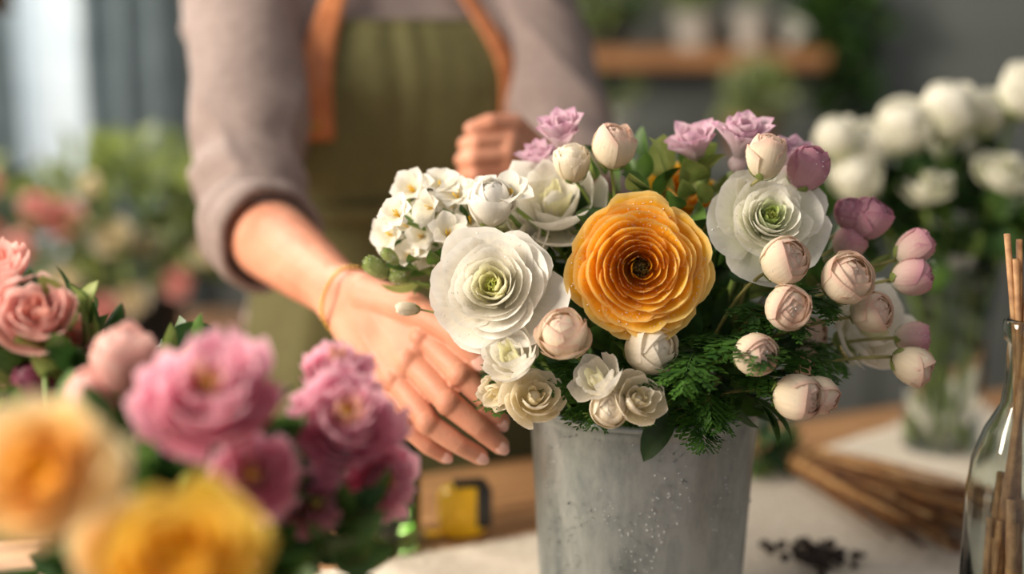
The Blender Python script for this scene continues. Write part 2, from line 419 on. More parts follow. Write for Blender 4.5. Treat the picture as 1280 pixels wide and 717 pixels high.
# ------------------------------------------------------------- galvanised bucket
BC=Vector((.120,1.25,TZ+.004)); BH=.232
def zinc():
    m,nt=_new('galvanised_zinc'); N=nt.nodes; L=nt.links
    out=N.new('ShaderNodeOutputMaterial'); p=N.new('ShaderNodeBsdfPrincipled')
    tc=N.new('ShaderNodeTexCoord'); mp=N.new('ShaderNodeMapping'); mp.inputs['Scale'].default_value=(1,1,.45); L.new(tc.outputs['Object'],mp.inputs[0])
    v=N.new('ShaderNodeTexNoise'); v.inputs['Scale'].default_value=60; v.inputs['Detail'].default_value=10; v.inputs['Roughness'].default_value=.7; L.new(mp.outputs[0],v.inputs['Vector'])
    n=N.new('ShaderNodeTexNoise'); n.inputs['Scale'].default_value=12; n.inputs['Detail'].default_value=6; n.inputs['Distortion'].default_value=.6; L.new(mp.outputs[0],n.inputs['Vector'])
    mx=N.new('ShaderNodeMath'); mx.operation='MULTIPLY_ADD'; mx.inputs[1].default_value=.7; L.new(v.outputs['Fac'],mx.inputs[0]); L.new(n.outputs['Fac'],mx.inputs[2])
    r=N.new('ShaderNodeValToRGB'); r.color_ramp.elements[0].position=.62; r.color_ramp.elements[1].position=1.0
    r.color_ramp.elements[0].color=lin('#788285'); r.color_ramp.elements[1].color=lin('#b2b8b8')
    L.new(mx.outputs[0],r.inputs[0]); L.new(r.outputs[0],p.inputs['Base Color'])
    p.inputs['Metallic'].default_value=.6
    mr=N.new('ShaderNodeMapRange'); mr.inputs[1].default_value=.5; mr.inputs[2].default_value=1.1; mr.inputs[3].default_value=.34; mr.inputs[4].default_value=.5; L.new(mx.outputs[0],mr.inputs[0]); L.new(mr.outputs[0],p.inputs['Roughness'])
    b=N.new('ShaderNodeBump'); b.inputs['Strength'].default_value=.18; b.inputs['Distance'].default_value=.002; L.new(v.outputs['Fac'],b.inputs['Height']); L.new(b.outputs[0],p.inputs['Normal'])
    L.new(p.outputs[0],out.inputs[0]); return m
m_zinc=zinc()
m_dropc=glass('water_drop','#ffffff',.0,1.33)
m_dropw=basic('water_bead','#c9cecf','#eef0f0',50,.05,spec=1)
def bucket(name,c,rt,rb,h,m,drops=0,handle=True):
    mb=MB(); M=Matrix.Translation(c)
    prof=[(0,0),(rb-.003,0),(rb,.003),(rb,.006)]
    for i in range(1,24): prof.append((rb+(rt-rb)*i/24,.006+(h-.012)*i/24))
    prof+=[(rt,h-.006),(rt+.003,h-.006),(rt+.0045,h-.003),(rt+.003,h),(rt,h+.0005),(rt-.002,h-.002),(rt-.003,h-.01)]
    prof+=[(rb-.002,.008),(0,.008)]
    def fn(a,z):
        return 1+.004*math.cos(a*11)*(1 if .01<z<h-.02 else 0)+.005*noise.noise(Vector((math.cos(a)*2,math.sin(a)*2,z*8)))*(1 if z<h-.02 else 0)
    mb.lathe(prof,M,0,110,fn)
    for _ in range(drops):
        a=random.gauss(-1.5,.6); t=R_()**.8
        if a<-2.9 or a>-.2 or noise.noise(Vector((a*3,t*3,5)))<-.12: continue
        r=rb+(rt-rb)*t; r*=fn(a,t*h); s=U(.0004,.0013)*(1.5 if R_()<.12 else 1)
        mb.drop(M@Vector((r*math.cos(a),r*math.sin(a),.006+(h-.02)*t)),s,1 if s>.0008 else 2)
    return mb.done(name,[m,m_dropc,m_dropw],loc=c)
bucket('galvanised_bucket',BC,.1045,.092,BH,m_zinc,1500)
RZ=BC.z+BH

# ------------------------------------------------------------- bouquet
def root(): return (BC.x+U(-.05,.05),BC.y+U(-.05,.05),RZ-.06)
def flower(name,kind,loc,R,d,mat,parent=None,stemc=(0,0),eye=None,rt=None,stemr=.0022,**kw):
    mb=MB(); loc=Vector(loc); M=frame(d,loc,U(0,6)); d=Vector(d).normalized()
    kind(mb,M,R,**kw)
    base=loc-d*R*.4
    r=Vector(rt() if rt else root()); ctl=Vector((base.x*.6+r.x*.4,base.y*.5+r.y*.5,max(RZ+.02,base.z-.03))) - d*.03
    stem(mb,base,ctl,r,stemr,3)
    if kind in (ranunculus,loose,peony,mum):
        mb.ball(M@Matrix.Translation((0,0,-.42*R)),R*.16,3,8,6)
    ob=mb.done(name,[mat,eye or m_stamen,m_drop,m_stem],loc=loc)
    if parent: ob.parent=parent
    return ob
def budf(name,loc,R,d,mat,parent,el=1.1,drops=0,openn=0,rt=None,sm=None,layers=4,stemr=.0016,sepm=None):
    mb=MB(); loc=Vector(loc); dv=Vector(d).normalized(); M=frame(d,loc,U(0,6))
    bud(mb,M,R,0,1,el,layers,openn,drops=drops)
    base=loc-dv*R*el*.95; r=Vector(rt() if rt else root())
    ctl=Vector((base.x*.55+r.x*.45,base.y*.5+r.y*.5,max(RZ+.03,base.z-.02)))-dv*.03
    stem(mb,base,ctl,r,stemr,3)
    ob=mb.done(name,[mat,sepm or m_sepal,m_drop,sm or m_stem],loc=loc); ob.parent=parent
    return ob

flower('orange_ranunculus',ranunculus,(.103,1.12,1.228),.0625,(0,-1,.18),m_orange,eye=m_eye,N=11,drops=22,stemr=.003,n1=7,ovw=1.4,rnd=.26,jit=.06,eyer=.11,ruf=.025,tilt=.08)
flower('white_ranunculus',ranunculus,(-.015,1.135,1.209),.057,(-.22,-.85,.42),m_white,N=8,drops=16,eye=m_eyeg,dome=.46,n0=4,n1=5,jit=.09,ruf=.045,rnd=.36,stemr=.003,gam=1.08,tilt=.16,outer=.2,eyer=.08)
flower('white_ranunculus',ranunculus,(.216,1.18,1.258),.044,(.08,-.8,.5),m_whiteg,N=8,drops=12,eye=m_eyeg,dome=.46,n1=5,jit=.09,ruf=.05,stemr=.003,rnd=.36,gam=1.08,tilt=.16,outer=.5)
bq=empty('flower_bouquet',BC)
def par(o): o.parent=bq; o.matrix_parent_inverse=Matrix.Translation(-BC); return o
def F(*a,**k): return par(flower(*a,**k))
def B(name,loc,R,d,mat,**k):
    o=budf(name,loc,R,d,mat,None,**k); return par(o)
F('white_bloom_back',loose,(.037,1.22,1.268),.050,(-.1,-.7,.7),m_white,flat=1,N=4,drops=4)
F('white_bloom_right',loose,(.318,1.22,1.155),.045,(.4,-.7,.4),m_white,flat=1,N=4,drops=3)
F('white_bloom_fill',loose,(.0,1.22,1.235),.035,(-.3,-.6,.6),m_white)
for i,(x,z) in enumerate([(-.0665,1.262),(-.0455,1.269),(-.0196,1.272),(-.077,1.237),(-.0546,1.24),(-.0875,1.217),(-.035,1.2475),(0,1.272),(-.0945,1.257),(-.0665,1.212),(-.084,1.272),(-.055,1.255),(-.03,1.225),(-.102,1.235),(-.048,1.225),(-.07,1.25),(-.09,1.24),(-.02,1.25),(-.06,1.275),(-.075,1.225)]):
    F('freesia_%d'%i,floret,(x,1.205+U(-.015,.03),z),U(.018,.024),(-.3+U(-.5,.5),-.7,.5+U(-.4,.5)),m_white)
B('freesia_bud',(-.018,1.19,1.270),.018,(.1,-.5,.9),m_white,el=1.3,openn=1.0,drops=6)
FX=[((.086,1.2,1.316),.0185,(.1,-.3,1),m_blush,1.1),((.051,1.2,1.302),.0145,(-.2,-.3,1),m_cream,1.25),
((.2116,1.18,1.3105),.0160,(.15,-.2,1),m_blush,1.3),((.251,1.2,1.298),.0180,(.3,-.3,.9),m_mauve,1.15),
((.220,1.13,1.231),.0195,(.4,-.7,.5),m_blush,1),((.2227,1.12,1.195),.0185,(.1,-.9,.2),m_blush,1),
((.271,1.13,1.216),.0200,(.3,-.6,.6),m_blush,1.05),((.298,1.15,1.184),.0165,(.5,-.6,.3),m_blush,1.1),
((.194,1.1,1.161),.0172,(.4,-.7,.2),m_blush,1.1),((.345,1.2,1.2295),.0145,(.7,-.2,.6),m_pinkbud,1.3),
((.339,1.18,1.208),.0160,(.8,-.4,.2),m_pinkbud,1.15),((.335,1.15,1.1385),.0155,(.8,-.5,-.3),m_blush,1.2),
((.343,1.18,1.155),.0135,(.8,-.4,.1),m_pinkbud,1.2),((.229,1.1,1.126),.0190,(.5,-.6,0),m_blush,1.1),((.248,1.11,1.125),.0155,(.7,-.5,-.2),m_blush,1.2),
((.2587,1.2,1.153),.014,(.5,-.7,.2),m_blush,1.1),((.249,1.18,1.134),.013,(.5,-.6,0),m_blush,1.1),
((.310,1.22,1.251),.0170,(.5,-.3,.8),m_mauve,1.2),((.294,1.22,1.230),.0145,(.3,-.6,.7),m_pinkbud,1.2),((.292,1.22,1.256),.012,(-.1,-.4,.9),m_mauve,1.3),
((.112,1.12,1.160),.0205,(.4,-.6,.2),m_cream,1.1),((-.117,1.2,1.212),.0080,(-.8,-.3,.6),m_sepal,1.8),
((-.089,1.18,1.180),.0060,(-.9,-.3,.1),m_cream,1.9),((.262,1.24,1.185),.016,(.3,-.7,.5),m_blush,1.1),((-.105,1.2,1.222),.0055,(-.8,-.3,.8),m_sepal,1.8),((-.098,1.2,1.203),.0055,(-.9,-.3,.3),m_sepal,1.8)]
for i,(l,r,d,m,el) in enumerate(FX):
    B('bud_%d'%i,l,r,d,m,el=el,drops=9,sm=m_twigstem if l[0]>.2 else m_stem,openn=U(.0,.8),stemr=.0016 if r>.01 else .001)
B('small_bloom_1',(.041,1.10,1.177),.019,(-.2,-.5,.8),m_blush,el=1.1,openn=1.5,drops=12)
F('small_bloom_2',loose,(0,1.105,1.158),.029,(-.4,-.6,.7),m_white,drops=8,N=4)
F('small_bloom_3',loose,(.0176,1.10,1.126),.028,(.1,-.75,.5),m_cream,drops=8,N=4)
F('small_bloom_4',loose,(.068,1.095,1.142),.027,(-.5,-.5,.7),m_white,drops=9,N=3)
F('small_bloom_5',loose,(.100,1.09,1.127),.024,(.3,-.7,.5),m_cream,drops=9,N=4)
F('small_bloom_6',loose,(-.013,1.13,1.121),.02,(-.5,-.7,-.1),m_cream,drops=2,N=4)
B('small_bloom_7',(.078,1.095,1.118),.015,(-.1,-.7,.3),m_cream,el=1.1,openn=.8,drops=6)
F('lilac_bloom_1',mum,(.0465,1.25,1.303),.036,(-.15,-.35,.9),m_lilac)
F('lilac_bloom_2',mum,(.165,1.25,1.292),.038,(-.25,-.35,.9),m_lilac)
F('lilac_bloom_3',mum,(.197,1.24,1.297),.040,(.1,-.35,.9),m_lilac)
F('lilac_bloom_4',mum,(.240,1.25,1.280),.036,(.3,-.3,.9),m_lilac)
F('lilac_bloom_5',mum,(.03,1.27,1.282),.03,(-.3,-.4,.9),m_lilac)
F('orange_bloom_back',loose,(.152,1.27,1.268),.03,(.1,-.7,.7),m_orange)
mb=MB()
foliage(mb,(.11,1.25,1.16),(.13,.09,.075),260,.045,(0,1,1),.28)
foliage(mb,(.13,1.27,1.25),(.12,.07,.05),110,.035,(1,2),.3)
foliage(mb,(.15,1.2,1.12),(.10,.08,.03),90,.04,(0,1),.22)
foliage(mb,(-.05,1.23,1.22),(.05,.04,.04),50,.03,(1,2),.3)
foliage(mb,(.27,1.23,1.19),(.06,.04,.05),30,.03,(1,2),.3)
par(mb.done('foliage',[m_leafd,m_leaf,m_leafo],loc=BC))
mb=MB()
FR=[(.16,1.14,1.125,.35,-1),(.14,1.14,1.11,.1,-1),(.185,1.15,1.125,.7,-1),(.20,1.16,1.14,.95,-.8),(.12,1.14,1.12,-.3,-1),(.155,1.15,1.15,.6,-1),(.19,1.15,1.16,.9,-1),
(.07,1.15,1.115,-.3,-1),(.05,1.15,1.13,-.7,-1),(.03,1.16,1.14,-1,-.9),(.17,1.14,1.11,.3,-1),(.22,1.17,1.18,1,-.6),(.10,1.15,1.14,.1,-1),(.21,1.17,1.2,1,-.9),(.02,1.17,1.12,-1,-1),(.15,1.15,1.13,-.1,-1),(.175,1.16,1.185,.5,-1),(.2,1.15,1.12,.7,-.9),(.24,1.2,1.14,1,-.4),(.165,1.14,1.17,.2,-1),(.145,1.13,1.155,-.2,-1)]
for x,y,z,dx,dy in FR:
    X=Vector((dx+U(-.35,.35),dy+U(-.2,.2),0)).normalized(); Z=Vector((0,0,1)); Y=Z.cross(X)
    Mx=Matrix.Translation((x+U(-.012,.012),y+.01,z+U(-.01,.01)))@Matrix((X,Y,Z)).transposed().to_4x4()
    fern(mb,Mx,U(.055,.08),0,n=12,a0=U(.3,.9),droop=U(-1.2,-.4))
par(mb.done('fern_fronds',[m_fern],loc=BC))

# ------------------------------------------------------------- tulip / ranunculus vase on the right
VC=Vector((.567,1.8,TZ))
m_glass=glass('clear_glass','#eef4f0')
m_green=glass('green_glass','#7a9a5a')
def vessel(name,c,outer,wall_,m,par_=None,seg=48):
    mb=MB(); inner=[(max(r-wall_,0),z) for r,z in outer]; inner=[(0,wall_*2)]+[p for p in inner if p[1]>wall_*2]
    prof=[(0,0)]+outer+list(reversed(inner)); mb.lathe(prof,Matrix.Translation(c),0,seg)
    return mb.done(name,[m],loc=c,parent=None)
vessel('glass_vase',VC,[(.045,0),(.05,.004),(.05,.08),(.052,.16),(.058,.23),(.064,.27)],.003,m_glass)
TW=[((.537,1.75,1.297),.036),((.483,1.75,1.277),.034),((.63,1.75,1.323),.034),((.599,1.72,1.226),.037),((.504,1.72,1.208),.032),((.401,1.75,1.264),.027),((.423,1.73,1.218),.03),((.59,1.78,1.292),.029),((.645,1.73,1.185),.035),((.446,1.77,1.251),.031),((.56,1.8,1.25),.03)]
wb=empty('white_tulip_bunch',VC)
def vr(): return (VC.x+U(-.03,.03),VC.y+U(-.03,.03),TZ+.012)
m_tul=petal('petal_tulip','#ccd694','#f6f3e4','#ececd0',.4,'#fdfbf2')
for i,(l,r) in enumerate(TW):
    d=Vector((l[0]-VC.x,l[1]-VC.y-.06,.30+U(-.1,.1)))
    mb=MB(); M=frame(d,l,U(0,6))
    if i in (3,4,8): loose(mb,M,r*1.05,0,0)
    else: bud(mb,M,r*.90,0,1,1.3,4,U(.9,1.6),n=3,tops=(8,34))
    dn=d.normalized()
    b=Vector(l)-dn*r*1.1; rr=Vector(vr()); mb.tube(bez3(b,Vector((VC.x*.6+b.x*.4,VC.y*.6+b.y*.4,TZ+.26)),rr,14),.0035,2,8)
    o=mb.done('tulip_%d'%i,[m_tul,m_sepal,m_stem],loc=l); o.parent=wb; o.matrix_parent_inverse=Matrix.Translation(-VC)
mb=MB(); foliage(mb,(.55,1.79,1.16),(.11,.06,.06),110,.06,(0,1),.25); foliage(mb,(.44,1.79,1.17),(.06,.04,.05),50,.05,(0,1),.25)
foliage(mb,(VC.x,VC.y,TZ+.2),(.03,.03,.06),30,.05,(0,),.2)
o=mb.done('leaves',[m_leafd,m_leaf],loc=VC); o.parent=wb; o.matrix_parent_inverse=Matrix.Translation(-VC)

# ------------------------------------------------------------- reed bottle
RC=Vector((.428,1.15,TZ+.004))
vessel('glass_bottle',RC,[(.034,0),(.039,.004),(.04,.02),(.04,.17),(.037,.2),(.028,.228),(.0165,.25),(.0145,.27),(.0145,.305),(.018,.307),(.019,.314),(.0185,.322),(.0155,.325)],.0022,m_glass)
m_reed=basic('reed_stick','#9a6c46','#cc9f70',80,.6)
mb=MB()
for dx,dy,tz,bx in ((-.012,0,.375,.015),(-.008,.008,.39,.01),(.002,-.006,.385,-.012),(.006,.004,.36,-.018),(-.018,.006,.395,.02),(.012,.0,.38,-.02),(-.002,.0,.40,.0)):
    mb.tube([RC+Vector((bx,dy*.5,.006)),RC+Vector((dx*.45,dy*.4,.31)),RC+Vector((dx*1.1,dy,tz))],.0028,0,8)
for i in range(12):
    a=U(0,6.28); q=U(.005,.026); p=RC+Vector((q*math.cos(a),q*math.sin(a),.008)); a2=a+U(-1,1)
    mb.tube([p,p*.5+(RC+Vector((q*.9*math.cos(a2),q*.9*math.sin(a2),.12)))*.5,RC+Vector((q*.85*math.cos(a2),q*.85*math.sin(a2),U(.12,.19)))],U(.003,.0045),0,7)
mb.done('reed_sticks',[m_reed])

# ------------------------------------------------------------- twig bundle / hand broom
m_twig=basic('twig_brown','#4a2c18','#7d4e26',60,.7); m_straw=basic('twig_straw','#a87848','#dcb47c',60,.7); m_twm=basic('twig_mid','#80542e','#a87440',60,.7)
mb=MB(); A=Vector((.350,1.715,TZ+.020)); Bv=Vector((.490,1.435,TZ+.036)); ax=(Bv-A).normalized(); sd=ax.cross(Vector((0,0,1))).normalized()
for i in range(150):
    a=U(0,6.28); q=math.sqrt(R_()); s0=Vector(sd)*math.cos(a)*q*.015+Vector((0,0,1))*math.sin(a)*q*.013
    s1=Vector(sd)*math.cos(a+U(-.5,.5))*q*.075+Vector((0,0,1))*math.sin(a)*q*.030
    l=U(.72,1.1); mid=A.lerp(Bv,l*.5)+s0*.5+s1*.5+Vector((U(-.004,.004),U(-.004,.004),U(-.002,.003)))
    mb.tube([A+s0-ax*U(0,.02),mid,A.lerp(Bv,l)+s1],[.0020,.0019,.0013],random.choice((0,0,1,2)),6,False)
for t in (.06,.12,.18):
    c=A.lerp(Bv,t); w=.018+.052*t
    mb.tube([c+sd*math.cos(a)*w*1.05+Vector((0,0,1))*math.sin(a)*(.0145+.012*t) for a in [k*2*math.pi/20 for k in range(21)]],.0016,1,6,False)
mb.done('twig_hand_broom',[m_twig,m_straw,m_twm])
mb=MB()
for i in range(14):
    p=Vector((.275+U(-.03,.02),1.77+U(-.03,.03),TZ+.008+U(0,.006))); d=Vector((U(.2,.5),U(-1,-.5),0)).normalized()
    mb.tube([p,p+d*.06,p+d*.11+Vector((0,0,.002))],.002,0,6)
foliage(mb,(.290,1.70,TZ+.03),(.035,.035,.012),24,.04,(1,),.2,.1)
mb.done('cut_stems',[m_stem,m_leafd])
mb=MB(); m_dark=basic('dried_bud','#1c1512','#3a2a22',200,.8)
for i in range(60):
    p=Vector((.325+random.gauss(0,.02),1.41+random.gauss(0,.018),TZ+.009+R_()*.008)); mb.ball(frame((U(-1,1),U(-1,1),.3),p),U(.003,.0055),0,7,5,1.4)
    if i%3==0: mb.tube([p,p+Vector((U(-.012,.012),U(-.012,.012),.002))],.0008,0,4)
mb.done('dried_buds',[m_dark])
m_ty=basic('plastic_yellow','#f0b810','#fac828',20,.35); m_tk=basic('plastic_black','#1a1a1b','#28282a',20,.4)
tp=empty('tape_measure',(-.055,1.49,TZ)); tp.rotation_euler[2]=.2
mb=MB()
pr=[]
for k in range(28):
    a=2*math.pi*k/28; x=.027*math.copysign(abs(math.cos(a))**.6,math.cos(a)); z=.031+.030*math.copysign(abs(math.sin(a))**.6,math.sin(a))
    pr.append((x,z))
rows=[]
for y,sc in ((-.015,.0),(-.015,.8),(-.0135,.95),(-.008,1),(.008,1),(.0135,.95),(.015,.8),(.015,.0)):
    rows.append([Vector((x*sc,y,.031+(z-.031)*sc)) for x,z in pr])
mb.grid(rows,0,wrap=True)
mb.lathe([(0,-.0165),(.013,-.0165),(.014,-.0145),(.014,.0145),(.013,.0165),(0,.0165)],Matrix.Translation((-.004,0,.032))@Matrix.Rotation(math.pi/2,4,'X'),0,28)
mb.box((.008,0,.0595),(.018,.010,.005),1); mb.box((-.033,0,.006),(.01,.008,.0008),0); mb.box((-.043,0,.004),(.0008,.008,.004),1)
mb.box((.022,0,.036),(.0085,.0158,.022),1)
mb.done('tape_case',[m_ty,m_tk],parent=tp,bevel=.0015)
vessel('green_glass_jar',Vector((-.135,1.46,TZ)),[(.030,0),(.034,.004),(.036,.03),(.036,.10),(.032,.118),(.025,.128),(.025,.140),(.027,.143),(.027,.148)],.0025,m_green)

# ------------------------------------------------------------- foreground flowers, left
FC=Vector((-.25,.86,TZ+.004))
bucket('flower_bucket',FC,.085,.07,.17,m_zinc)
fg=empty('foreground_flower_arrangement',FC)
def fr(): return (FC.x+U(-.04,.04),FC.y+U(-.04,.04),TZ+.12)
def FG(name,kind,loc,R,d,mat,**k):
    o=flower(name,kind,loc,R,d,mat,rt=fr,**k); o.parent=fg; o.matrix_parent_inverse=Matrix.Translation(-FC)
FG('pink_peony_1',peony,(-.180,.82,1.207),.044,(.05,-.6,.8),m_pink)
FG('pink_peony_2',peony,(-.112,.91,1.162),.040,(.2,-.6,.7),m_pink)
FG('pink_peony_3',peony,(-.157,.82,1.158),.030,(.1,-.8,.4),m_pink)
FG('pink_peony_4',peony,(-.130,.88,1.120),.026,(.3,-.8,.2),m_pink)
FG('pink_peony_5',peony,(-.090,.92,1.120),.029,(.4,-.7,.2),m_pink)
FG('pink_peony_6',peony,(-.121,.95,1.187),.028,(.1,-.3,.9),m_pink)
FG('yellow_ranunculus_1',ranunculus,(-.230,.66,1.218),.041,(-.1,-.8,.6),m_yelcream,drops=0,ruf=.05,jit=.12,tilt=.2,outer=.1)
FG('yellow_ranunculus_2',ranunculus,(-.158,.64,1.182),.043,(.1,-.6,.8),m_yellow,drops=0,ruf=.05,jit=.12,tilt=.2,outer=.1)
FG('cream_ranunculus',ranunculus,(-.20,.69,1.165),.03,(.1,-.8,.4),m_yelcream,drops=0)
FG('salmon_bloom_1',loose,(-.342,1.0,1.217),.035,(.1,-.6,.6),m_salmon)
FG('salmon_bloom_2',loose,(-.385,1.05,1.242),.03,(-.2,-.4,.8),m_salmon)
FG('salmon_bloom_3',loose,(-.330,1.02,1.190),.024,(.2,-.6,.4),m_salmon)
FG('salmon_bloom_4',loose,(-.392,1.01,1.198),.026,(-.3,-.6,.4),m_salmon)
def FB(n,l,r,d,m,**k):
    o=budf(n,l,r,d,m,None,rt=fr,**k); o.parent=fg; o.matrix_parent_inverse=Matrix.Translation(-FC)
FB('pink_bud_1',(-.256,.91,1.206),.020,(0,-.2,1),m_salmon,el=1.35,openn=.8)
FB('pink_bud_2',(-.278,.91,1.182),.018,(-.2,-.3,.9),m_salmon,el=1.2)
FB('maroon_bud',(-.345,.99,1.167),.016,(-.2,-.3,.9),basic('petal_maroon','#5a1c34','#7a2c48',40,.6),el=1.2)
mb=MB(); foliage(mb,(-.21,.9,1.09),(.11,.09,.06),200,.045,(0,1),.28); foliage(mb,(-.33,1.02,1.165),(.08,.06,.05),120,.04,(0,1,2),.28)
foliage(mb,(-.23,.88,1.135),(.09,.05,.05),60,.04,(0,1),.28)
o=mb.done('leaves',[m_leafd,m_leaf,m_leafo],loc=FC); o.parent=fg; o.matrix_parent_inverse=Matrix.Translation(-FC)

# ------------------------------------------------------------- background left : side table with flower pots
mb=MB(); mb.box((-1.0,2.75,.73),(.7,.3,.02),0)
for x in (-1.65,-.35):
    for y in (2.5,3.0): mb.box((x,y,.355),(.025,.025,.355),0)
mb.done('side_table',[m_wood2],smooth=False,bevel=.003)
m_pot=basic('pot_dark','#2c3033','#3c4144',10,.5); m_potw=basic('pot_white','#cfcdc6','#dedcd6',10,.4); m_terr=basic('pot_terracotta','#a5623c','#b97850',20,.7)
m_leafo2=basic('leaf_sage','#84946a','#b0b98c',22,.6,transl=.35)
def shrub(name,parts,flowers,root_,leaves=(0,1,2),L=.06,W=.3,nst=10,pot=None):
    """potted plant: one object. root_ = base of the pot; pot=(r,h,mat)"""
    mb=MB(); r,h,pm=pot; rb=Vector(root_); top=rb+Vector((0,0,h*.8))
    mb.lathe([(0,0),(r*.72,0),(r*.75,.004),(r*.97,h*.86),(r,h*.87),(r*1.04,h*.9),(r*1.04,h),(r*.94,h),(r*.9,h*.8),(0,h*.78)],Matrix.Translation(rb),7,32)
    for c,rad,n in parts: foliage(mb,c,rad,n,L,leaves,W)
    for c,rad,n in parts:
        for i in range(nst):
            d=Vector((U(-1,1)*rad[0],U(-1,1)*rad[1],U(-.5,.8)*rad[2]))
            mb.tube(bez3(top,(top[0]*.5+c[0]*.5,top[1],c[2]-rad[2]*.5),Vector(c)+d,7),.003,1,5,False)
    for l,rr,mi in flowers: loose(mb,frame((U(-.4,.4),-.8,U(0,.6)),l,U(0,6)),rr,mi,mi)
    return mb.done(name,[m_leafd,m_leafo,m_leafo2,m_salmon,m_white,m_cream,m_pink,pm],loc=root_)
fl=[]
for px,pz,r,mi in [(-.80,1.04,.04,3),(-.875,.99,.035,3),(-.60,.93,.035,3),(-.71,1.01,.04,5),(-.80,.93,.035,5),(-.66,.99,.03,5),(-.745,1.10,.025,5),(-.84,1.07,.03,3),(-.68,.90,.03,5),(-.73,.88,.035,3),(-.55,.98,.03,5)]:
    fl.append(((px,2.50+U(-.04,.04),pz),r,mi))
shrub('potted_flowering_plant',[((-.71,2.62,1.02),(.20,.12,.15),420)],fl,(-.70,2.62,.75),leaves=(0,1,1,2),pot=(.085,.15,m_pot),L=.05)
fl=[((-1.05+U(-.15,.1),2.62,1.0+U(-.1,.12)),.03,random.choice((3,5,5))) for _ in range(7)]
shrub('potted_flowering_plant',[((-1.12,2.72,1.0),(.2,.12,.15),260)],fl,(-1.12,2.72,.75),leaves=(0,1,2),pot=(.09,.16,m_potw))
mb=MB(); lc=Vector((-1.0,2.5,1.405)); mb.lathe([(.03,.14),(.06,.12),(.12,.04),(.14,0),(.137,0),(.117,.038),(.056,.117),(.03,.135)],Matrix.Translation(lc),0,40)
mb.tube([lc+Vector((0,0,.13)),lc+Vector((0,0,1.6))],.004,1,8)
for k in range(6): mb.lathe([(.13-.02*k,.02+.0205*k),(.134-.02*k,.02+.0205*k),(.13-.02*k,.024+.0205*k)],Matrix.Translation(lc),0,40)
mb.done('pendant_lamp',[basic('wicker','#5c4630','#7d6244',60,.7),m_tk])

# ------------------------------------------------------------- shelf and cabinet on back wall
m_shelf=basic('shelf_wood','#9c6a44','#c08a5a',6,.55,stretch=(1,8,8))
mb=MB(); mb.box((.46,WY-.13,1.265),(.345,.13,.022),0)
for x in (.25,.7): mb.box((x,WY-.012,1.2),(.01,.012,.05),1); mb.box((x,WY-.10,1.24),(.01,.1,.006),1)
mb.done('display_shelf',[m_shelf,m_tk],smooth=False,bevel=.003)
SZ=1.288
shrub('potted_plant',[((.24,WY-.18,SZ+.13),(.11,.07,.1),120)],[],(.24,WY-.14,SZ),(0,1),.05,pot=(.055,.09,m_pot))
shrub('potted_plant',[((.47,WY-.16,SZ+.17),(.07,.06,.07),60)],[],(.47,WY-.14,SZ),(1,2),.05,pot=(.055,.09,m_potw))
shrub('potted_plant',[((.62,WY-.16,SZ+.18),(.06,.05,.06),40)],[],(.62,WY-.14,SZ),(1,2),.04,pot=(.05,.10,m_potw))
mb=MB(); foliage(mb,(.84,WY-.16,SZ+.07),(.11,.08,.11),190,.06,(0,1),.35); foliage(mb,(.88,WY-.16,SZ-.09),(.08,.06,.12),110,.05,(0,1),.35)
for i in range(14):
    p=Vector((.78,WY-.14,SZ+.06)); q=Vector((.82+U(0,.16),WY-.14+U(-.05,.05),SZ-U(.05,.22))); mb.tube(bez3(p,(q.x,q.y,SZ+.14),q,9),.003,0,5,False)
mb.lathe([(0,0),(.042,0),(.05,.085),(.047,.085),(.045,.07),(0,.068)],Matrix.Translation((.75,WY-.14,SZ)),2,28)
mb.done('trailing_ivy',[m_leafd,m_leaf,m_potw])
mb=MB(); mb.box((.62,3.55,.52),(.75,.25,.5),0); mb.box((.62,3.54,1.035),(.78,.275,.015),1)
for x in (.1,.62,1.13): mb.box((x,3.295,.52),(.24,.006,.45),1); mb.drop((x+.19,3.28,.6),.014,2)
mb.done('back_cabinet',[basic('cabinet_paint','#4c5352','#575e5c',5,.6),basic('cabinet_top','#5f6462','#6e7370',5,.5),m_ty],smooth=False,bevel=.003)
shrub('potted_plant',[((.22,3.43,1.19),(.07,.06,.05),40)],[],(.22,3.45,1.051),(0,1),.04,pot=(.07,.10,m_potw))
shrub('potted_plant',[((.58,3.43,1.19),(.08,.07,.06),100)],[],(.58,3.45,1.051),(1,2),.05,pot=(.06,.08,m_terr))

# ------------------------------------------------------------- florist
def ico(sub=2):
    bm=bmesh.new(); bmesh.ops.create_icosphere(bm,subdivisions=sub,radius=1); v=[x.co.copy() for x in bm.verts]; bm.free(); return v
ICO=ico(3)
def hull(acc,sph):
    bm=bmesh.new()
    for c,r in sph:
        c=Vector(c)
        for v in ICO:
            bm.verts.new(c+(Vector((v.x*r[0],v.y*r[1],v.z*r[2])) if isinstance(r,tuple) else v*r))
    ret=bmesh.ops.convex_hull(bm,input=bm.verts)
    bmesh.ops.delete(bm,geom=[g for g in ret['geom_interior'] if isinstance(g,bmesh.types.BMVert)],context='VERTS')
    loosev=[v for v in bm.verts if not v.link_faces]
    bmesh.ops.delete(bm,geom=loosev,context='VERTS')
    bm.verts.index_update(); b=len(acc[0])
    acc[0].extend([tuple(v.co) for v in bm.verts]); acc[1].extend([tuple(b+v.index for v in f.verts) for f in bm.faces]); bm.free()
def chain(acc,pts):
    for a,b in zip(pts,pts[1:]): hull(acc,[a,b])
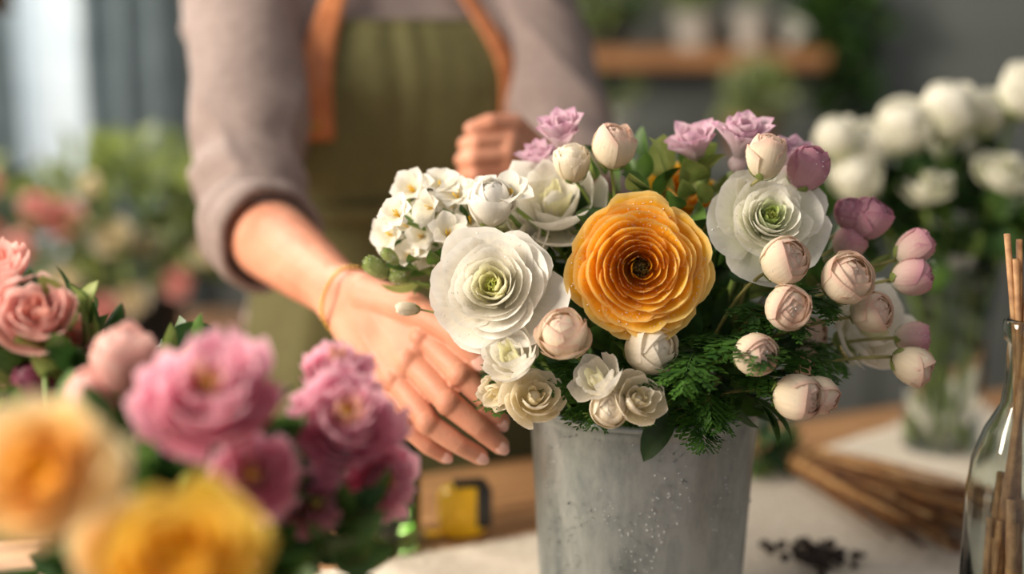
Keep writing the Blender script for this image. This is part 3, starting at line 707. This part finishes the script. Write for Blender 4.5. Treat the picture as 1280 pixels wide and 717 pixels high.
def remesh(acc,name,vox,smooth,mats,parent=None,disp=None):
    me=bpy.data.meshes.new(name+'_src'); me.from_pydata(acc[0],[],acc[1]); ob=bpy.data.objects.new(name,me); COL.objects.link(ob)
    r=ob.modifiers.new('r','REMESH'); r.mode='VOXEL'; r.voxel_size=vox
    s=ob.modifiers.new('s','SMOOTH'); s.factor=.5; s.iterations=smooth
    dg=bpy.context.evaluated_depsgraph_get(); dg.update()
    m2=bpy.data.meshes.new_from_object(ob.evaluated_get(dg)); ob.modifiers.clear(); ob.data=m2; m2.name=name
    m2.materials.clear()
    for m in mats: m2.materials.append(m)
    if disp:
        nrm=[v.normal.copy() for v in m2.vertices]
        for v,n in zip(m2.vertices,nrm): v.co=v.co+n*disp(v.co)
    m2.polygons.foreach_set('use_smooth',[True]*len(m2.polygons)); m2.update()
    if parent: ob.parent=parent
    return ob
FO=Vector((-.175,1.90,0)); FA=math.radians(20)
florist=empty('florist',FO); florist.rotation_euler[2]=FA
MI=(Matrix.Translation(FO)@Matrix.Rotation(FA,4,'Z')).inverted()
def W(p,r): return (MI@Vector(p),r)
m_shirt=basic('shirt_mauve','#857571','#93837e',90,.85,bump=.05)
m_apron=basic('apron_olive','#5c5835','#68643c',140,.8,bump=.1)
m_leather=basic('strap_leather','#b0663c','#c87e4e',60,.5)
m_skin=basic('skin','#cc856a','#dc9e82',22,.50,bump=.14,sss=.15,bscale=420,contrast=(.3,.7),spec=.4)
m_skinr=basic('nail','#e4ae9e','#eebfb2',30,.2)
m_jean=basic('trousers_dark','#23272e','#30353d',120,.85); m_shoe=basic('shoe_leather','#2a211c','#3a2e26',40,.5)
m_hair=basic('hair_brown','#3a2618','#5c3f28',90,.5,stretch=(1,1,.15))
def torso(acc):
    hull(acc,[((-.085,.0,.97),.115),((.085,.0,.97),.115),((-.065,-.01,1.15),.10),((.065,-.01,1.15),.10)])
    hull(acc,[((-.065,-.01,1.15),.10),((.065,-.01,1.15),.10),((-.09,-.02,1.33),.112),((.09,-.02,1.33),.112)])
    hull(acc,[((-.09,-.02,1.33),.112),((.09,-.02,1.33),.112),((-.15,-.01,1.43),.062),((.15,-.01,1.43),.062),((0,0,1.485),.06)])
ta=([],[]); torso(ta)
bvh=BVHTree.FromPolygons([Vector(v) for v in ta[0]],ta[1])
sa=([],[]); torso(sa)
el_r=(-.293,1.55,1.195); wr_r=(-.150,1.312,1.155); sh_r=(-.335,1.80,1.425)
el_l=(.095,1.745,1.175); wr_l=(.035,1.545,1.262); sh_l=(.01,1.93,1.425)
def lp(a,b,t): return tuple(Vector(a).lerp(Vector(b),t))
mid=lp(sh_r,el_r,.5); mid=(mid[0]+.006,mid[1],mid[2])
chain(sa,[W(sh_r,.074),W(mid,.070),W(el_r,.058),W(lp(el_r,wr_r,.12),.054)])
chain(sa,[W(sh_l,.074),W(lp(sh_l,el_l,.5),.070),W(el_l,.060),W(lp(el_l,wr_l,.1),.056)])
def folds(p):
    d=0
    for e in (MI@Vector(el_r),MI@Vector(el_l)):
        q=(p-e).length
        d+=.008*math.exp(-(q/.15)**2)*math.sin(q*85+4*noise.noise(p*7))
    w=noise.noise(p*5); k=.35 if (abs(p.x)<.14 and p.y<-.05) else 1
    d+=k*(.010*noise.noise(Vector((p.x*9,p.y*9,p.z*5)))+.006*(1-abs(math.sin(p.z*16+p.x*22+5*w)))**3)
    return d
remesh(sa,'shirt',.007,6,[m_shirt],florist,folds)
def cuff(name,e,w,r):
    e=MI@Vector(e); w=MI@Vector(w); d=(w-e).normalized(); M=frame(d,e+d*.02)
    prof=[(r-.012,-.01),(r+.002,-.012),(r+.007,-.004),(r+.006,.012),(r+.002,.018),(r+.005,.022),(r+.007,.030),(r+.005,.046),(r,.052),(r-.005,.049),(r-.007,.03),(r-.02,.0)]
    mb=MB(); mb.lathe(prof,M,0,64,lambda a,z:1+.03*math.sin(a*3+z*30)+.015*math.sin(a*7+1)); mb.done(name,[m_shirt],parent=florist)
cuff('cuff_right',el_r,wr_r,.056); cuff('cuff_left',el_l,wr_l,.056)
ha=([],[])
def H(l): return [W(p,r) for p,r in l]
chain(ha,H([(el_r,.042),(lp(el_r,wr_r,.3),.042),(lp(el_r,wr_r,.62),.0345),(lp(el_r,wr_r,.88),.027)]))
wA=(-.137,1.303,1.166);wB=(-.160,1.314,1.142)
hull(ha,H([(lp(el_r,wr_r,.85),.0275),(wA,.0195),(wB,.0185)]))
I0=(-.0775,1.243,1.139);M0=(-.0890,1.236,1.119);R0=(-.1035,1.240,1.101);P0=(-.1205,1.249,1.089)
hull(ha,H([(wA,.0185),(wB,.0175),(I0,.0138),(M0,.0140)]))
hull(ha,H([(wA,.016),(wB,.0175),(M0,.0140),(R0,.0132)]))
hull(ha,H([(wA,.014),(wB,.0175),(R0,.0132),(P0,.0124)]))
FI=[[(I0,.0132),((-.0445,1.204,1.115),.0113),((-.0225,1.198,1.094),.0100),((-.0100,1.201,1.074),.0083)],
[(M0,.0134),((-.0545,1.195,1.0920),.0115),((-.0280,1.187,1.0720),.0101),((-.0105,1.190,1.0555),.0085)],
[(R0,.0126),((-.0725,1.197,1.0730),.0107),((-.0465,1.190,1.0560),.0094),((-.0285,1.194,1.0440),.0079)],
[(P0,.0116),((-.0965,1.212,1.068),.0095),((-.0745,1.203,1.0510),.0083),((-.0595,1.205,1.0405),.0071)]]
for f in FI:
    chain(ha,H(f))
    p,r=f[1]; hull(ha,H([((p[0]-.001,p[1]-.0025,p[2]+.001),r*1.03)]))
    p,r=f[0]; hull(ha,H([((p[0]-.003,p[1]-.004,p[2]+.001),r*.95)]))
T=[((-.132,1.296,1.163),.0205),((-.088,1.252,1.163),.0152),((-.050,1.222,1.149),.0122),((-.028,1.209,1.125),.0096)]
chain(ha,H(T)); hull(ha,H([((-.13,1.29,1.158),.016),((-.090,1.252,1.158),.0115),(I0,.0115)]))
for f in FI[:3]:
    a=lp(wA,wB,.4); chain(ha,H([((a[0]-.006,a[1]-.0130,a[2]-.003),.005),((f[0][0][0]-.003,f[0][0][1]-.0075,f[0][0][2]-.001),.0075)]))
def creases(p):
    w=.0005*noise.noise(p*60)
    for f in FI:
        for k,am in ((1,.0007),(2,.0006)):
            a=MI@Vector(f[k][0]); b=MI@Vector(f[k-1][0]); t=(a-b).normalized(); x=(p-a).dot(t)
            if (p-a).length<f[k][1]*1.5: w-=am*(.5+.5*math.cos(x*2300))*math.exp(-(x/.0045)**2)
    return w
remesh(ha,'arm_and_hand_right',.0012,5,[m_skin],florist,creases)
mb=MB()
for f in FI+[T]:
    a,b=Vector(f[-2][0]),Vector(f[-1][0]); t=(b-a).normalized(); n=Vector((-.12,-1,.28)); n=(n-t*n.dot(t)).normalized(); s=t.cross(n)
    r=f[-1][1]; X=Matrix.Translation(MI@(b+t*r*.1+n*r*.80))@(MI.to_3x3()@Matrix((t,s,n)).transposed()).to_4x4()@Matrix.Diagonal((r*.92,r*.66,r*.24,1))
    mb.ball(X,1,0,14,8)
mb.done('fingernails_right',[m_skinr],parent=florist)
mb=MB(); c=MI@Vector(lp(el_r,wr_r,.985)); d=(MI@Vector(wr_r)-MI@Vector(el_r)).normalized(); X=frame(d+Vector((.1,0,.15)),c)
for k in range(46):
    a=2*math.pi*k/46; mb.ball(X@Matrix.Translation((.0320*math.cos(a),.0335*math.sin(a),.002*math.sin(a*3))),.0021,0,8,5)
mb.tube([X@Vector((.0320*math.cos(a),.0335*math.sin(a),.002*math.sin(a*3))) for a in [k*2*math.pi/40 for k in range(41)]],.0009,0,6,False)
mb.done('bracelet',[basic('gold','#b98a3a','#d8ac58',40,.3,metal=.9)],parent=florist)
hb=([],[])
chain(hb,H([(el_l,.042),(lp(el_l,wr_l,.4),.037),(lp(el_l,wr_l,.85),.026),(wr_l,.023)]))
I1=(-.003,1.492,1.291);M1=(-.006,1.486,1.275);R1=(-.004,1.488,1.259);P1=(.002,1.494,1.244)
hull(hb,H([(wr_l,.021),((.03,1.54,1.245),.018),(I1,.0125),(M1,.012),(R1,.0115),(P1,.0105)]))
for b in (I1,M1,R1,P1):
    chain(hb,H([(b,.0108),((b[0]-.034,b[1]-.014,b[2]-.002),.0095),((b[0]-.046,b[1]+.008,b[2]-.006),.0085),((b[0]-.034,b[1]+.022,b[2]-.008),.0072)]))
chain(hb,H([((.028,1.532,1.275),.015),((.002,1.50,1.305),.0125),((-.022,1.485,1.309),.010),((-.042,1.482,1.303),.008)]))
remesh(hb,'arm_and_hand_left',.0018,4,[m_skin],florist)
def surf(a,z,off):
    zz=max(min(z,1.49),.96); d=Vector((math.sin(a),-math.cos(a),0)); o=Vector((0,-.01,zz))+d*.6
    h=bvh.ray_cast(o,-d)
    r=(h[0]-Vector((0,-.01,zz))).length if h[0] else .12
    q=d*(r+off)+Vector((0,-.01,z)); return q
rows=[]
NZ=60; NU=48; AT=1.405
for i in range(NZ+1):
    z=AT-(AT-.50)*i/NZ
    if z>1.24: w=.095+.036*(AT-z)/(AT-1.24)
    elif z>1.12: w=.131+.095*math.sin((1.24-z)/.12*math.pi/2)
    else: w=.226+.03*(1.12-z)
    am=math.atan(w/.125) if z>1.24 else math.atan(.131/.125)+(w-.131)*5.2
    row=[]
    for j in range(NU+1):
        u=-1+2*j/NU; a=u*am
        off=.017+max(0,1.15-z)*.04+ .007*math.sin(a*6.5+2.2*noise.noise(Vector((a*2,z*3,1))))*min(1,max(0,1.28-z)*4)+.004*noise.noise(Vector((a*5,z*9,4)))
        row.append(surf(a,z,off))
    rows.append(row)
mb=MB(); mb.grid(rows,0)
mb.tube([p+Vector((0,-.001,0)) for p in rows[0]],.0035,0,6)
mb.tube([r[0] for r in rows],.003,0,6,False); mb.tube([r[-1] for r in rows],.003,0,6,False)
mb.done('apron',[m_apron],parent=florist,solid=.002)
mb=MB()
def ribbon(pts_fn,w,n,mi,off=.016):
    rows=[]
    for i in range(n+1):
        x,z=pts_fn(i/n); rows.append([surf(math.atan((x+s*w/2)/.125),z,off) for s in (-1,-.5,0,.5,1)])
    mb.grid(rows,mi)
ribbon(lambda t:(-.104-.006*t,1.49-.225*t),.042,20,0,.026)
ribbon(lambda t:(.100+.026*t,1.49-.22*t),.030,20,0,.026)
for x,z in ((-.110,1.282),(.122,1.30)):
    mb.ball(frame((0,-1,0),surf(math.atan(x/.125),z,.030)),.006,1,12,6,.4)
mb.done('apron_straps',[m_leather,basic('brass','#a8843c','#c09a50',40,.35,metal=.9)],parent=florist,solid=.003)
mb=MB(); rows=[]
for i in range(9): rows.append([surf(-2.6+5.2*j/60,1.17+.022*i/8-.011,.028) for j in range(61)])
mb.grid(rows,0); mb.done('apron_waist_tie',[m_apron],parent=florist,solid=.002)
la=([],[])
for s in (-1,1):
    chain(la,[((.085*s,.01,.94),.11),((.09*s,.0,.72),.088),((.095*s,-.01,.48),.062),((.10*s,.01,.30),.058),((.10*s,.02,.09),.05)])
hull(la,[((-.085,.01,.96),.113),((.085,.01,.96),.113)])
remesh(la,'trousers',.01,4,[m_jean],florist)
sa2=([],[])
for s in (-1,1): hull(sa2,[((.10*s,.04,.045),.04),((.10*s,-.10,.035),.035),((.105*s,-.16,.03),.028)])
remesh(sa2,'shoes',.006,3,[m_shoe],florist)
na=([],[])
chain(na,[((0,.0,1.47),.058),((0,-.01,1.58),.052)])
hull(na,[((0,.0,1.73),(.076,.09,.085)),((0,-.045,1.64),(.05,.045,.05)),((0,-.065,1.612),(.022,.02,.018))])
hull(na,[((0,-.098,1.705),.008),((0,-.118,1.668),.012),((-.012,-.102,1.662),.008),((.012,-.102,1.662),.008)])
for s in (-1,1): hull(na,[((.078*s,.0,1.70),(.008,.016,.022)),((.080*s,.008,1.68),(.007,.012,.016))])
hull(na,[((-.018,-.093,1.637),.006),((0,-.098,1.639),.007),((.018,-.093,1.637),.006)])
remesh(na,'neck_and_head',.004,4,[m_skin],florist)
mb=MB()
for s in (-1,1):
    mb.ball(Matrix.Translation((.031*s,-.082,1.70)),.012,0,14,10); mb.ball(Matrix.Translation((.031*s,-.0915,1.70)),.0052,1,10,8)
    mb.tube([(.016*s,-.096,1.722),(.032*s,-.097,1.728),(.048*s,-.086,1.722)],[.002,.003,.0015],1,6)
mb.done('eyes_and_brows',[basic('eye_white','#e8e4de','#f0ece6',10,.2),m_hair],parent=florist)
hr=([],[])
hull(hr,[((0,.02,1.745),(.086,.094,.085)),((0,.05,1.68),(.08,.06,.06))]); hull(hr,[((0,.12,1.74),.04)])
remesh(hr,'hair',.005,4,[m_hair],florist,lambda p:.003*noise.noise(Vector((p.x*60,p.y*60,p.z*8))))

# ------------------------------------------------------------- lights / world
def area(name,loc,tgt,size,energy,col,sy=None):
    l=bpy.data.lights.new(name,'AREA'); l.energy=energy; l.color=col; l.size=size
    if sy: l.shape='RECTANGLE'; l.size_y=sy
    o=bpy.data.objects.new(name,l); COL.objects.link(o); o.location=loc
    o.rotation_euler=(Vector(tgt)-Vector(loc)).to_track_quat('-Z','Y').to_euler(); return o
area('window_daylight',(-2.0,.50,2.2),(0,1.35,1.1),1.0,104,(1,.89,.74),1.0)
area('back_window_daylight',(-1.6,3.1,2.4),(-.1,1.3,1.1),.9,72,(1,.91,.78),1.2)
area('outside_daylight',(-1.38,4.5,1.9),(-1.2,3.8,1.5),.9,18,(.93,.97,1),1.6)
w=bpy.data.worlds.new('World'); scn.world=w; w.use_nodes=True
bg=w.node_tree.nodes['Background']; bg.inputs[0].default_value=(1.0,.965,.93,1); bg.inputs[1].default_value=.46

# ------------------------------------------------------------- camera
cd=bpy.data.cameras.new('camera'); cam=bpy.data.objects.new('camera',cd); COL.objects.link(cam)
cam.location=(0,0,1.45); cam.rotation_euler=(math.radians(90-12),0,0)
cd.lens=50; cd.sensor_width=36; cd.clip_start=.02
cd.dof.use_dof=True; cd.dof.focus_distance=1.16; cd.dof.aperture_fstop=1.35
scn.camera=cam
